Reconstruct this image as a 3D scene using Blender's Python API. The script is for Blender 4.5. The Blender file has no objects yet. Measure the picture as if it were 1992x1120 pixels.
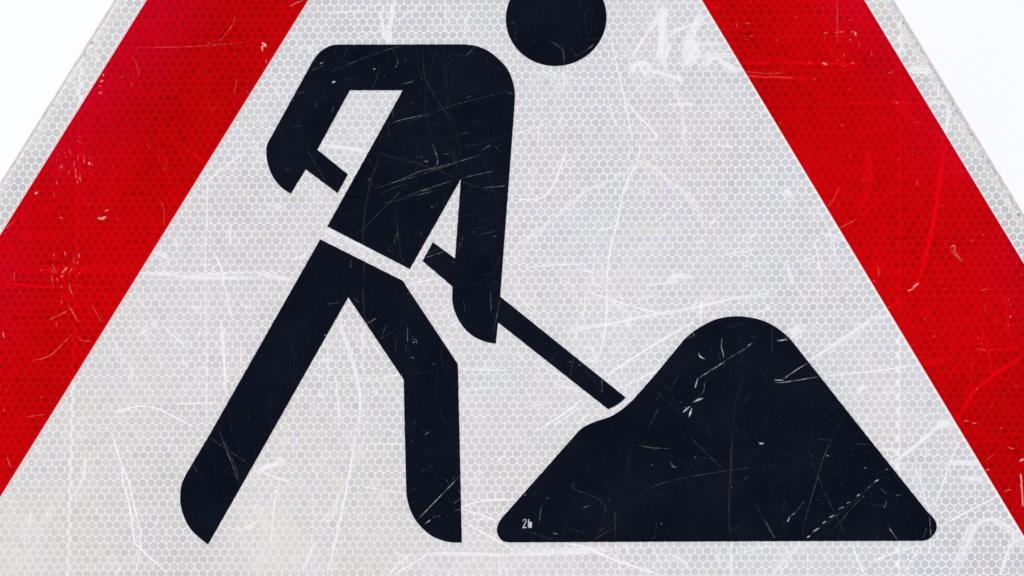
import bpy, bmesh, math, random
import numpy as np
from mathutils import Matrix, Vector

random.seed(11)
rng = np.random.default_rng(11)
sc = bpy.context.scene
R = math.radians

# ------------------------------------------------------------------ camera
# A long lens stands 5.6 m in front of the sign and looks up at it by 16 degrees.
PITCH, YAW, ROLL, FOC = 0.28642942, -0.06648454, 0.01293563, 21604.096   # FOC in photo pixels
PW, PH = 1992, 1120
UNIT = 0.9 / 3466.0          # metres per sheet unit: the sign is 0.9 m wide
DIST = FOC * UNIT
CAM_Z = 1.6
X0 = -1431.0                 # sheet unit that lies at world x = 0


def cam_axes():
    cp, sp, cy, sy = math.cos(PITCH), math.sin(PITCH), math.cos(YAW), math.sin(YAW)
    fw = np.array([sy * cp, cy * cp, sp])
    rt = np.array([cy, -sy, 0.0])
    up = np.cross(rt, fw)
    c, s = math.cos(ROLL), math.sin(ROLL)
    return rt * c + up * s, up * c - rt * s, fw


RT, UP, FW = cam_axes()


def sheet(P):
    """measured photo points -> sheet units (x, z) on the upright sign face"""
    P = np.asarray(P, float)
    d = (P[..., 0:1] - PW / 2) * RT + (PH / 2 - P[..., 1:2]) * UP + FOC * FW
    return d[..., [0, 2]] / d[..., 1:2] * FOC


def world(u, z, y_mm=0.0):
    """sheet units and height above the plate (mm, towards the viewer) -> world"""
    return ((u - X0) * UNIT, -y_mm * 0.001, CAM_Z + z * UNIT)


cam_d = bpy.data.cameras.new("camera")
cam = bpy.data.objects.new("camera", cam_d)
sc.collection.objects.link(cam)
cam_d.sensor_width = 36.0
cam_d.sensor_fit = 'HORIZONTAL'
cam_d.lens = FOC * 36.0 / PW
cam_d.clip_start = 0.1
cam_d.clip_end = 2000.0
m = Matrix(((RT[0], UP[0], -FW[0]), (RT[1], UP[1], -FW[1]), (RT[2], UP[2], -FW[2])))
cam.matrix_world = Matrix.Translation(((0 - X0) * UNIT, -DIST, CAM_Z)) @ m.to_4x4()
sc.camera = cam

# ------------------------------------------------------------------ sky, sun, exposure
SUN_EL, SUN_AZ = R(42), R(200)       # azimuth clockwise from +Y; the sun stands high behind the viewer
world_ = bpy.data.worlds.new("World")
sc.world = world_
world_.use_nodes = True
nt = world_.node_tree
nt.nodes.clear()
wo = nt.nodes.new("ShaderNodeOutputWorld")
bg = nt.nodes.new("ShaderNodeBackground")
sky = nt.nodes.new("ShaderNodeTexSky")
sky.sky_type = 'NISHITA'
sky.sun_disc = False
sky.sun_elevation = SUN_EL
sky.sun_rotation = SUN_AZ
sky.dust_density = 4.0
tc = nt.nodes.new("ShaderNodeTexCoord")
cn = nt.nodes.new("ShaderNodeTexNoise")
cn.inputs["Scale"].default_value = 5.0
cn.inputs["Detail"].default_value = 4.0
nt.links.new(tc.outputs["Generated"], cn.inputs["Vector"])
cr = nt.nodes.new("ShaderNodeValToRGB")
cr.color_ramp.elements[0].position = 0.3
cr.color_ramp.elements[0].color = (0.985, 0.995, 1.03, 1)
cr.color_ramp.elements[1].position = 0.65
cr.color_ramp.elements[1].color = (1.05, 1.055, 1.06, 1)
nt.links.new(cn.outputs["Fac"], cr.inputs["Fac"])
cs = nt.nodes.new("ShaderNodeVectorMath")
cs.operation = 'SCALE'
cs.inputs["Scale"].default_value = 10.0
nt.links.new(cr.outputs["Color"], cs.inputs[0])
mx = nt.nodes.new("ShaderNodeMix")
mx.data_type = 'RGBA'
mx.inputs["Factor"].default_value = 0.93
nt.links.new(sky.outputs["Color"], mx.inputs["A"])
nt.links.new(cs.outputs["Vector"], mx.inputs["B"])
nt.links.new(mx.outputs["Result"], bg.inputs["Color"])
bg.inputs["Strength"].default_value = 0.1
nt.links.new(bg.outputs["Background"], wo.inputs["Surface"])

sun_d = bpy.data.lights.new("sun", 'SUN')
sun_d.energy = 0.80
sun_d.angle = R(12)
sun_d.color = (1.0, 0.985, 0.96)
sun = bpy.data.objects.new("sun", sun_d)
sc.collection.objects.link(sun)
to_sun = Vector((math.sin(SUN_AZ) * math.cos(SUN_EL), math.cos(SUN_AZ) * math.cos(SUN_EL), math.sin(SUN_EL)))
sun.rotation_euler = to_sun.to_track_quat('Z', 'Y').to_euler()
sun.location = (0, -4, 8)

sc.view_settings.view_transform = 'Standard'
sc.view_settings.look = 'None'
sc.view_settings.exposure = 0.0
sc.view_settings.gamma = 1.0
sc.view_settings.use_curve_mapping = False

# ------------------------------------------------------------------ outlines (measured)
def curve_run(pts, n=7):
    """centripetal-ish Catmull-Rom through all points"""
    P = np.array(pts, float)
    if len(P) < 3:
        return P
    a = P[0] + (P[0] - P[1])
    b = P[-1] + (P[-1] - P[-2])
    Q = np.vstack([a, P, b])
    out = []
    t = np.linspace(0, 1, n, endpoint=False)[:, None]
    for i in range(1, len(Q) - 2):
        p0, p1, p2, p3 = Q[i - 1:i + 3]
        out.append(0.5 * (2 * p1 + (p2 - p0) * t + (2 * p0 - 5 * p1 + 4 * p2 - p3) * t ** 2 + (3 * p1 - p0 - 3 * p2 + p3) * t ** 3))
    out.append(P[-1:])
    return np.vstack(out)


def outline(*runs):
    """runs starting with 'C' are smoothed"""
    out = []
    for r in runs:
        if r[0] == 'C':
            out.extend(curve_run(r[1:]).tolist())
        else:
            out.extend([list(p) for p in r])
    return sheet(out)


TORSO = outline(
    ['C', (608, 120), (613, 112.5), (622, 102), (633, 94), (644, 89), (656, 87)],
    ['C', (904, 86.5), (927, 89.8), (951, 100), (972, 117), (987.5, 135), (997, 157), (1001.6, 180), (1001, 205)],
    [(995.4, 281), (973.1, 577.1)],
    [(1217.1, 773.4)], ['C', (1216.5, 774.2), (1209, 781.5), (1197, 789.8), (1184, 796)],
    [(1183.2, 796.4), (968.9, 627.3), (964.6, 668.6)],
    ['C', (964, 668.6), (945, 665), (923, 655.5), (905, 640.5), (891.6, 621.5), (883, 601), (879.6, 582.6)],
    [(880.3, 557.4), (822, 507.9), (842.1, 471.3), (885.3, 502.9), (896.6, 348.3), (797.4, 523.5), (636.8, 440.6), (783.6, 175.7), (680.7, 175.7),
     (617.5, 291.3), (677, 339.5), (656.9, 375.9), (594.9, 329.7), (565.8, 377)],
    ['C', (565.3, 376.8), (549, 366), (535, 350), (525, 331), (519, 308), (518.3, 287)],
    [(520.6, 279)])
LEGS = outline(
    [(623, 465.7), (784.1, 546.6), (792.6, 560.5), (882.5, 696)], ['C', (885.3, 700.6), (889.5, 706.5), (891, 713)],
    [(894, 841), (898.6, 1055.6)],
    ['C', (898, 1055.6), (880, 1055.2), (861.4, 1051.6), (836, 1040), (811.5, 1016), (797.4, 989.6), (791.2, 964.5), (790, 939)],
    [(787.4, 841), (785.4, 738.7), (677.7, 578.3), (529, 841), (404.9, 1059.4)],
    ['C', (404.3, 1059), (384.5, 1043), (369, 1026.5), (357.7, 1004.7), (351.6, 982), (350.6, 964.5), (353.6, 942), (362, 922.5)],
    [(411.6, 839)])
MOUND = outline(
    ['C', (1125, 839.5), (1135.5, 831), (1155.6, 821.3), (1185.7, 811.2), (1208, 798), (1231, 778.5)],
    [(1278.6, 724.4)], ['C', (1331, 660.4), (1351.4, 643.5), (1376.5, 628.5), (1401.6, 619), (1436.7, 615.5), (1471.9, 620.3), (1497, 629.5), (1519.6, 643.8), (1537, 659.5), (1552, 678)],
    [(1679, 838.6), (1803.5, 995)], ['C', (1805.8, 997.5), (1815, 1006.5), (1821, 1017), (1822, 1026), (1819.5, 1035.5), (1812, 1044.8), (1803, 1050.4), (1794, 1052.2)],
    [(1492, 1053)], ['C', (990, 1055.2), (979, 1052.8), (971.5, 1045.5), (967.2, 1036), (967.2, 1026.5), (971, 1016), (977, 1007)],
    [(1000, 981)])
hc = sheet([(1082.0, 35.0)])[0]
hr = np.linalg.norm(sheet([(984.2, 31.0)])[0] - sheet([(1180.0, 31.0)])[0]) / 2
HEAD = np.array([(hc[0] + hr * math.cos(t), hc[1] + hr * math.sin(t)) for t in np.linspace(0, 2 * math.pi, 96, endpoint=False)])

# triangle edges: unit normals pointing outwards and offsets (sheet units)
NL = np.array([-math.sin(R(60)), math.cos(R(60))])
NR = np.array([math.sin(R(60)), math.cos(R(60))])
NB = np.array([0.0, -1.0])
# left / right / bottom offset of: plate edge, white sheet edge, red outer edge, red inner edge
PLATE = (5460.8, 2917.9, -5377.0)
SHEET = (5455.6, 2912.7, -5382.2)
RED_O = (5401.8, 2865.5, -5430.0)
RED_I = (5112.3, 2579.0, -5716.0)


def tri(offs, rad, n=14):
    """rounded triangle, counter-clockwise"""
    N = [NB, NR, NL]
    O = [offs[2] + 0.0, offs[1], offs[0]]
    out = []
    for i in range(3):
        a, b = N[i], N[(i + 1) % 3]
        c = np.linalg.solve(np.array([a, b]), np.array([O[i] - rad, O[(i + 1) % 3] - rad]))
        t0, t1 = math.atan2(a[1], a[0]), math.atan2(b[1], b[0])
        while t1 < t0:
            t1 += 2 * math.pi
        for k in range(n + 1):
            t = t0 + (t1 - t0) * k / n
            out.append((c[0] + rad * math.cos(t), c[1] + rad * math.sin(t)))
    return np.array(out)


# ------------------------------------------------------------------ wear maps
# Scratches and scuffs, drawn stroke by stroke on the sheet plane; (tile corner, strokes in 3.984x tile coordinates)
# code: w/c/d white, cream, dark on the white sheet; k/n grey, brown on the black film; r/p deep scuff, pink-white chip on the red film
Z = 3.984
WEAR = {}
exec_list = [
 (0, 0, """r 1 .5 1020,195 1200,155 1415,130; p 1.3 .4 1825,110 1815,160 1780,225 1690,335; p 1 .3 1060,372 1510,360 1900,328; r 1 .6 1740,280 1742,350 1733,460
 p 1.2 .3 1015,445 1050,470 1080,595; r 1 .5 940,412 1030,402; p 1 .3 1838,610 1815,725; p 1 .3 585,1080 640,1118; p 3 .7 800,572 802,590; p 5 .9 782,630 798,628; p 2 .8 765,668 785,668
 p 2 .8 770,712 775,728; p 2 .8 782,712 788,728; r 1 .5 1200,0 1205,1000; w 8 .5 735,430 770,470; w 6 .4 1090,370 1100,560; w 7 .35 540,620 590,560; r 3 .25 850,560 1000,700 1400,720; p 2 .5 1015,660 1024,655; p 2 .4 1950,345 1950,350; r 1.5 .4 1280,250 1280,320; r 1.5 .4 1400,40 1400,330; w 6 .5 930,60 980,40; w 5 .4 590,760 610,640"""),
 (500, 0, """p 2.2 .6 255,50 300,25 360,3; p 4 .9 38,332 60,345 68,362; p 4 .9 48,350 40,372 45,398; p 2 .5 70,465 72,490
 w 5 .85 985,60 965,110 975,200 1010,300 1050,345; w 7 .9 1058,-10 1045,120 1025,230 1038,345; w 9 .6 960,220 1010,280; w 6 .6 1000,250 1040,330; n 3 .34 1050,340 1075,420 1085,480; k 2.5 .4 1085,450 1092,490 1068,530; n 3 .22 1065,540 1060,610
 w 1.5 .75 760,300 960,235 1180,95 1310,30; w 1.5 .6 1460,0 1470,340; n 2 .3 1455,350 1465,560 1490,850 1520,1118; k 1 .2 1440,480 1460,700 1480,880; w 2.2 .7 1650,60 1610,230 1590,310
 k 1.2 .3 1280,360 1290,520 1320,650 1420,810 1480,900 1500,1000; k 1 .18 1240,400 1260,520; k 1 .25 1300,600 1310,850 1330,1000 1360,1118; w 2 .5 700,130 1000,10; w 3 .5 560,110 780,80; w 9 .45 280,390 400,370 430,410
 w 6 .35 90,560 160,680 130,800; k 1.5 .4 415,550 520,505; k 1 .6 430,480 470,465; k 3.5 .8 488,492 515,485; k 1 .4 600,380 605,440 620,458; k 1 .4 718,350 650,465; k 1.1 .5 570,558 780,470 1000,390 1170,345
 k 1 .3 590,560 640,500 720,470 ; k 4 .85 582,642 608,632; k 1 .3 650,625 720,615; k 1 .35 955,510 900,695; k 3 .7 905,537 915,535; k 1.8 .55 1115,655 1190,637 1215,625; k 2.2 .7 1275,605 1278,615
 k 1.3 .55 1615,440 1695,360; k 1.2 .5 305,725 365,712; k 1 .4 245,995 360,968; k 1 .3 305,880 380,1118; n 2 .3 165,955 200,1080; k 2 .55 595,830 578,875; k 1.6 .6 1025,965 1120,930 1300,890 1320,870
 k 1.3 .35 1115,950 1300,905 1480,830 1820,740 1985,700; k 1.2 .45 1610,765 1675,740; k 1.3 .55 1940,718 1990,730; k 1 .3 1015,980 1025,1060; k 1 .35 1130,770 1190,750; k 1 .35 1180,805 1215,805
 k 1 .4 1580,1040 1650,1022; k 1 .25 1615,1000 1660,950 1820,930; k 1 .25 1170,1095 1400,1040; k 1.5 .35 1350,1085 1360,1118; k 1 .3 1750,1115 1820,1090 1920,1050; k 2 .4 1050,850 1055,910; k 2 .5 1145,465 1160,462; k 2 .4 980,600 1000,590; n 3 .14 1540,480 1490,760; k 1 .3 1330,435 1420,420; k 1 .25 545,700 560,730; k 1.4 .3 460,790 462,840; k 2 .6 275,775 285,780"""),
 (1000, 0, """k 3.4 .26 280,315 330,350 380,395 392,510; k 2 .5 565,390 620,342; k 1 .4 450,435 500,425 560,390 600,360; k 1 .3 130,322 175,322; k 1 .3 550,80 555,180 565,290; k 1 .25 545,308 670,305; n 2 .2 190,30 150,290
 k 1 .25 500,80 520,10; k 2 .6 -8,175 -2,180; k 1.5 .4 2,195 6,215; k 1.5 .4 8,240 12,262; k 1.5 .4 12,290 15,310; k 1 .3 380,190 382,210; n 2 .2 610,10 605,160 585,280; k 1 .25 460,390 470,420; k 1 .3 540,400 560,410
 w 7 .8 1145,60 1125,130 1040,250; w 4 .85 1040,250 960,370 935,430; w 13 .95 1155,90 1150,200 1150,330 1120,470; w 14 .8 1120,100 1190,110; w 8 .8 1210,330 1160,480; w 7 .7 1120,340 1180,560; w 10 .85 1450,90 1400,200 1345,330 1330,490
 w 5 .8 1450,120 1420,180 1250,240 1210,300; w 14 .8 1330,320 1400,330 1390,440 1310,500; w 9 .85 910,590 920,520 1000,490 1060,540; w 6 .8 960,480 1020,590; w 6 .8 1060,500 1010,590; w 6 1 1040,545 1200,585 1300,620; w 8 .9 1270,570 1300,640
 w 10 .45 1410,340 1600,340; w 8 .5 1370,430 1680,435; w 5 .8 1440,540 1520,460 1600,470 1700,570; w 6 .8 1620,500 1760,545; w 3 .7 1480,410 1690,420; w 2.2 .9 745,250 780,430 850,740 900,990 920,1118; w 6 .45 1200,600 1240,680 1290,810 1310,900 1320,1118
 c 8 .4 1300,860 1320,1118; w 5 .5 1200,810 1400,805; w 1.5 .7 870,780 1000,640 1100,560; w 2.6 .9 880,790 930,860 1100,1050 1020,1100; w 2 .6 720,740 760,880 800,1000; w 1.6 .6 1850,900 1980,870; w 2 .6 0,1040 200,980 280,945; w 2.5 .6 385,520 390,640 370,700; w 3 .6 365,890 355,960; w 1.4 .6 450,1000 560,930
 w 2 .6 180,1118 205,930; w 1.4 .6 500,850 680,800; w 2 .35 280,530 300,640 450,640 700,650; w 6 .3 90,560 500,600; w 7 .4 1640,60 1690,300; c 4 .3 1090,0 1100,100; w 2 .5 1110,0 1100,90; w 2 .45 810,430 940,420; w 2 .6 1430,200 1500,180
 p 1.2 .4 1780,555 1990,575; p 1.2 .35 1810,585 1990,605; r 8 .5 1780,590 1990,600; p 1.5 .5 1725,180 1728,215; p 1.5 .6 1790,182 1825,180; p 1.5 .5 1830,275 1850,285; p 1 .5 1903,313 1905,317; r 9 .3 1740,480 1990,490"""),
 (1492, 0, """p 1.2 .4 0,570 130,568; p 1.2 .4 0,592 220,605; r 7 .5 0,600 340,615; r 9 .4 0,465 350,490 700,500; p 1 .3 545,0 545,340; p 1.6 .7 440,258 470,252; p 1.2 .7 525,253 600,246; p 1.6 .7 650,248 675,245; p 5.5 1 685,250 688,275; p 3 .7 640,308 652,312; p 3.2 .9 430,487 465,502; p 2 .7 655,488 675,492
 r 1.5 .6 570,690 580,820; r 5 .5 600,800 1000,790 1230,805; p 1.5 .5 995,785 1020,805; p 1 .4 1150,945 1180,948; p 2 .5 215,98 218,103; p 2 .5 435,62 440,60; p 1 .4 320,485 340,490; p 1.3 .5 585,515 605,513; p 1.5 .4 600,410 590,440; p 1 .4 715,330 712,370; p 1.2 .4 810,400 812,440; p 1.2 .4 360,612 378,612; p 1.2 .4 450,290 452,310
 w 12 .8 1095,530 1290,535; w 3 .7 1100,560 1300,565; w 5 .8 1410,810 1405,900 1385,1030; w 6 .6 1250,790 1400,790; d 2.6 .95 1185,385 1222,388; d 3 .8 1205,350 1195,380; w 6 .4 900,230 960,260; r 12 .25 1050,850 1200,1000; w 5 .5 1050,260 1060,420; r 7 .25 700,900 1000,950; p 1 .5 940,570 980,555; w 3 .5 1330,650 1320,760"""),
 (0, 280, """p 3.6 .85 690,140 693,160; p 1.5 .7 650,85 652,150; p 1.2 .5 608,90 608,140; p 1.5 .6 575,130 575,180; p 2 .6 480,160 480,190; p 1.8 .8 585,190 590,270; p 1.5 .6 620,220 625,290; p 1.5 .5 535,205 535,235; p 1.6 .7 610,255 632,292; p 2 .7 510,95 513,103; p 1.5 .5 435,135 440,120; p 1.5 .5 600,280 600,310
 p 4 .9 272,388 290,375; p 1.5 .5 420,380 420,410; p 2 .5 460,388 462,394; p 2 .85 810,525 845,508; p 5 1 760,575 790,580 820,565; p 2 .5 1100,292 1102,298; p 2 .5 908,585 918,588; p 1.5 .4 120,590 40,660; r 1.2 .5 165,500 165,640; r 1.2 .6 1235,0 1235,150; p 1 .3 1235,430 1270,500 1272,640; r 3 .8 1430,15 1520,95 1610,150
 p 1.2 .45 115,990 110,1060; p 2 .6 500,830 510,870; p 2.5 .7 610,850 615,880; p 3 .6 480,1000 520,960; p 2 .6 560,960 540,1000; p 1.5 .5 415,950 440,1010; p 1.5 .6 395,1020 410,1070; p 2.5 .7 470,1025 490,1030; p 2 .5 440,1040 450,1060; p 1.5 .5 475,1100 480,1118; p 1.5 .6 535,1080 545,1118; p 1.5 .4 320,975 330,985; p 1.5 .5 570,900 575,930; p 2 .5 495,940 500,950; p 1.5 .5 400,1080 410,1085
 r 4 .7 0,1080 430,1118; r 7 .5 120,980 700,970 1080,980; r 10 .2 100,700 500,720; w 6 .9 1080,1000 1300,1010 1500,1030 1990,1040; w 3 .7 1560,330 1700,210 1900,60; w 3 .6 1500,380 1600,430; w 4 .6 1785,600 1780,780; w 3 .8 1660,840 1720,980 1740,1118; w 3 .5 1590,680 1590,1000; w 9 .5 1200,840 1310,880; w 8 .55 1360,740 1375,790
 w 4 .7 1490,1010 1960,990; c 4 .5 1450,1050 1650,1065; w 3 .5 1610,300 1600,700; w 6 .4 1240,940 1330,900; w 4 .5 1650,960 1640,990; w 2 .5 1480,20 1560,100; w 1 .8 1920,40 1990,10; r 6 .3 650,0 640,120"""),
 (500, 280, """w 4 .7 500,5 700,30 870,65; n 4 .3 875,65 1000,90 1220,145 1400,205 1560,280 1640,310 1920,400; n 4 .34 1000,0 940,130 880,300 840,500 820,700 830,860 830,1118; k 1.2 .35 375,10 420,100 550,320; n 2 .3 380,130 410,210; k 1 .35 285,38 350,25; k 1.6 .7 1360,0 1398,110 1395,160 1370,175
 k 1.6 .55 910,350 1100,285 1260,215 1450,170 1770,75; k 1.2 .45 1250,250 1400,195 1560,150; k 1.6 .5 1115,290 1230,250; k 1.4 .55 1580,268 1700,240 1855,208; k 1.4 .5 1100,435 1240,375 1530,280; k 1.5 .6 1245,370 1360,350; k 1.4 .5 1210,405 1375,365; k 1.1 .4 920,480 1180,415 1240,385
 k 1.6 .5 1750,340 1940,325; k 1.2 .4 745,735 1000,480 1190,290; k 1 .25 1240,0 1230,350; n 3 .2 1530,0 1560,260; k 1.2 .22 1720,40 1800,250 1880,560; k 1.2 .35 1080,540 1095,720 1120,920; k 1.2 .5 1130,910 1145,880; k 2.5 .5 1085,690 1092,712; k 1.5 .35 1080,700 1060,780; k 1.5 .4 1275,670 1275,710; k 1.5 .3 1045,785 1020,830 1070,830
 k 1.6 .6 1300,885 1450,835; k 1.2 .5 1310,855 1420,810; k 1.2 .35 1715,705 1880,670; k 2.2 .6 1835,718 1860,715; k 2.2 .5 1675,683 1685,683; k 1.5 .4 1600,710 1560,820; k 1 .25 1580,650 1750,600 1900,560; k 1 .2 1640,480 1760,600; k 1.5 .45 735,890 725,940 740,965; k 1.2 .3 1830,1000 1890,860
 k 1.6 .5 1360,75 1400,75; k 1.5 .5 1440,78 1490,80; k 2 .5 1235,98 1250,96; k 2 .6 1265,105 1280,103; k 2.2 .6 1295,133 1330,138; k 1.8 .45 870,120 880,150; k 2 .4 1345,488 1365,490; k 1 .25 1850,600 1900,700; k 1.4 .45 855,290 880,260; k 1 .4 940,400 990,370 1200,290; k 1 .3 1440,500 1460,380; k 2 .5 1515,918 1530,918; k 1 .3 1750,1015 1890,1000; k 1.6 .6 1745,48 1815,5; k 1.2 .3 1610,20 1720,0; k 1.2 .3 1830,10 1910,80; n 2 .35 1505,30 1530,160; k 3 .25 215,195 260,205
 w 8 .6 60,470 200,490; w 6 .85 0,1000 120,1020 270,1060; w 2.2 .7 280,900 420,840; c 3 .9 820,800 840,870; w 12 .5 540,670 640,720 ; w 6 .6 640,720 900,830; w 2 .7 1200,1080 1420,1040; w 1.6 .5 430,340 500,480; w 1.5 .5 0,60 60,130; w 1.5 .5 640,10 700,80; w 5 .4 1320,620 1360,560"""),
 (1000, 280, """w 2.6 .95 -20,415 0,420 60,430 180,430 250,390 310,310 360,180 400,80 400,0; w 2 .7 905,0 885,130; w 3 .95 975,0 960,130 890,260 840,400 810,560 760,760 735,880 720,1118; w 8 .45 930,160 1050,160 1200,290 1330,380 1420,510 1480,650; c 8 .35 1040,250 1200,330 1350,450 1420,620; w 7 .42 930,170 740,290 560,360 400,500 200,660 0,800
 c 10 .4 1350,0 1340,150; w 2 .7 650,680 820,620; w 2.2 .8 1510,640 1600,550; w 1.5 .6 1500,740 1400,760; w 3 .7 80,960 300,940 540,930; w 3 .8 540,980 620,1000; w 8 .95 1190,1060 1260,1020 1370,1035; w 5 .6 1020,1100 1300,1060; w 3 .6 1100,600 1190,530; w 2 .7 1600,860 1900,820; w 1.6 .6 630,820 600,1100; w 3 .7 1800,740 1880,700
 w 5 .9 1000,368 1012,376; w 5 .6 890,330 850,380; w 4 .5 780,360 790,390; c 12 .3 930,680 1250,650; c 14 .25 1000,640 1300,700; w 3 .6 1780,950 1820,940; w 3 .5 1070,90 1110,110; w 3 .5 1560,0 1700,30; w 2 .5 1900,300 1860,270; w 3 .5 380,1060 500,1118; w 2 .6 600,1080 700,1118; w 2 .5 200,700 260,640"""),
 (1492, 280, """r 7 .95 1390,-10 1360,150 1310,500 1260,750 1170,1080; p 1.3 .4 560,335 520,425 465,480; p 1.4 .5 555,655 690,588; r 6 .45 690,588 760,530 900,420 1000,350; r 1.2 .7 875,560 872,690; p 1.2 .4 862,950 868,1040; p 2 .7 1420,800 1455,785; p 1.3 .7 1425,820 1500,905; p 2 .6 1455,790 1460,830; p 1.3 .6 1440,810 1512,912
 p 1.6 .5 640,85 645,100; r 1.2 .6 1065,0 1080,120; r 1.5 .5 1640,835 1720,820 1880,860; p 3 .8 1130,1115 1175,1080; p 1.5 .5 1150,1080 1165,1100; r 2 .4 830,600 830,1118; p 1 .4 1160,290 1162,320; r 12 .3 770,0 800,300 700,520; p 1 .4 1500,205 1518,210; p 1.2 .4 1580,750 1600,745; p 1 .4 1130,80 1130,95; p 1 .4 1790,718 1800,722; p 1.5 .5 1930,925 1935,930; r 2 .5 1610,920 1640,970; p 1.2 .4 1450,940 1455,945
 w 9 .95 140,350 190,410; w 2 .7 230,910 360,885; w 2.2 .8 370,760 400,900 420,1060; w 6 .55 150,900 200,1100; w 4 .55 380,460 470,650 560,930; w 2 .7 370,750 500,700; w 2 .6 270,580 100,660; w 2 .6 500,665 555,655; w 4 .4 30,830 100,900; w 6 .4 400,680 600,740; w 4 .4 1780,480 1840,580; w 6 .4 1850,430 1900,480"""),
 (0, 560, """p 1.5 .6 530,175 380,250; p 1.6 .5 530,135 615,275; p 1.2 .4 710,130 790,275; p 1.5 .5 435,265 440,300; p 1.5 .5 480,65 480,75; p 1.5 .5 478,95 480,130; p 2 .7 540,0 562,50; p 1.4 .6 255,562 340,545 420,500 560,360; p 1.1 .45 590,375 650,410 730,410; p 2.2 .7 25,340 30,390; p 1.2 .45 200,1000 360,980; p 2 .5 30,940 38,960; r 2 .5 820,120 870,190; p 1 .4 150,30 160,40
 w 4 .9 1715,250 1725,400 1745,700 1750,850; w 3 .45 1590,0 1600,300 1600,1100; w 5 .6 1750,0 1790,230; w 2 .7 1555,310 1530,410; w 2.4 .9 1270,300 1420,440; w 9 .65 1170,280 1220,270; w 6 .6 1080,360 1150,320; w 2.6 .95 900,970 1050,920 1200,930 1350,1000 1550,1100; w 5 .6 1520,610 1600,620 1600,700; w 6 .5 1850,110 1950,170; w 8 .5 1480,150 1560,160; w 3 .5 880,400 960,600
 w 3 .5 1020,600 1020,750; w 8 .4 1400,580 1460,600; w 6 .6 900,960 1020,930; w 2 .5 1230,480 1250,640; w 3 .4 1870,450 1870,620; w 2 .5 1060,80 1130,160; w 2 .5 590,1060 660,1000; w 3 .5 1350,900 1700,890; n 4 .2 1760,900 1800,1118; k 1.5 .2 1930,1000 1915,1040; n 2.5 .2 1680,1040 1730,1118; w 1 .5 1130,180 1160,260"""),
 (500, 560, """n 4 .42 820,-10 830,180 840,240; k 1.4 .5 540,128 640,112; k 1.8 .7 850,280 925,235; k 1.2 .35 940,410 1000,370 1060,340; k 1 .25 1060,355 1200,345; k 1.2 .4 1005,275 975,360 980,380; k 1.6 .5 1165,290 1168,430; k 1.6 .6 1190,405 1225,398 1245,440; k 3 .7 1208,425 1222,420; k 1.6 .5 1200,380 1215,375; k 3 .4 1190,538 1222,545; k 1.6 .4 1150,480 1185,490; k 1.4 .4 1150,440 1160,470
 k 1 .35 1075,340 1075,530; k 2 .4 1095,535 1105,538; k 2 .4 1360,595 1380,580; k 2 .4 1438,570 1442,573; k 2 .5 1150,605 1155,608; k 1.5 .6 1100,673 1132,668; k 3 .6 525,362 532,372; n 2 .2 1190,30 1165,260; k 3 .5 1168,45 1176,48; k 1.2 .3 740,70 800,125; k 1.2 .3 840,240 900,290; k 1.2 .35 1600,95 1615,200; k 1.5 .5 1810,10 1815,190; k 1.4 .5 1885,80 1860,210 1830,350; n 2.5 .18 100,800 110,1118
 k 1 .3 1240,1030 1200,1070; k 1 .22 1130,668 1200,660 1400,655; k 2 .25 280,718 300,720; k 2 .35 960,298 965,300; k 1.6 .35 1095,185 1100,188; k 1.5 .35 1215,830 1225,832; k 1 .3 1480,640 1460,668; k 1.4 .4 1100,395 1108,400; k 2.5 .25 1280,1105 1300,1110
 w 4 .85 635,200 660,330 740,560 790,780 800,900 780,1118; w 3 .55 820,280 820,700; w 2.6 .7 610,680 640,1050; w 4 .6 545,480 560,700; w 8 .45 470,560 600,560; w 12 .5 480,820 520,850; w 9 .5 530,440 560,450; w 2.6 .7 950,700 1130,670; w 10 .35 1050,800 1120,900; w 3 .6 1560,630 1980,640; w 2 .6 1420,220 1500,150; w 5 .35 560,700 1100,710; w 4 .5 1500,300 1560,260; w 7 .45 880,800 940,820; w 8 .35 420,900 470,930; w 3 .5 430,650 520,700; w 5 .4 900,440 960,520; w 6 .3 1600,800 1900,760; w 3 .4 1430,400 1520,440"""),
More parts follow.
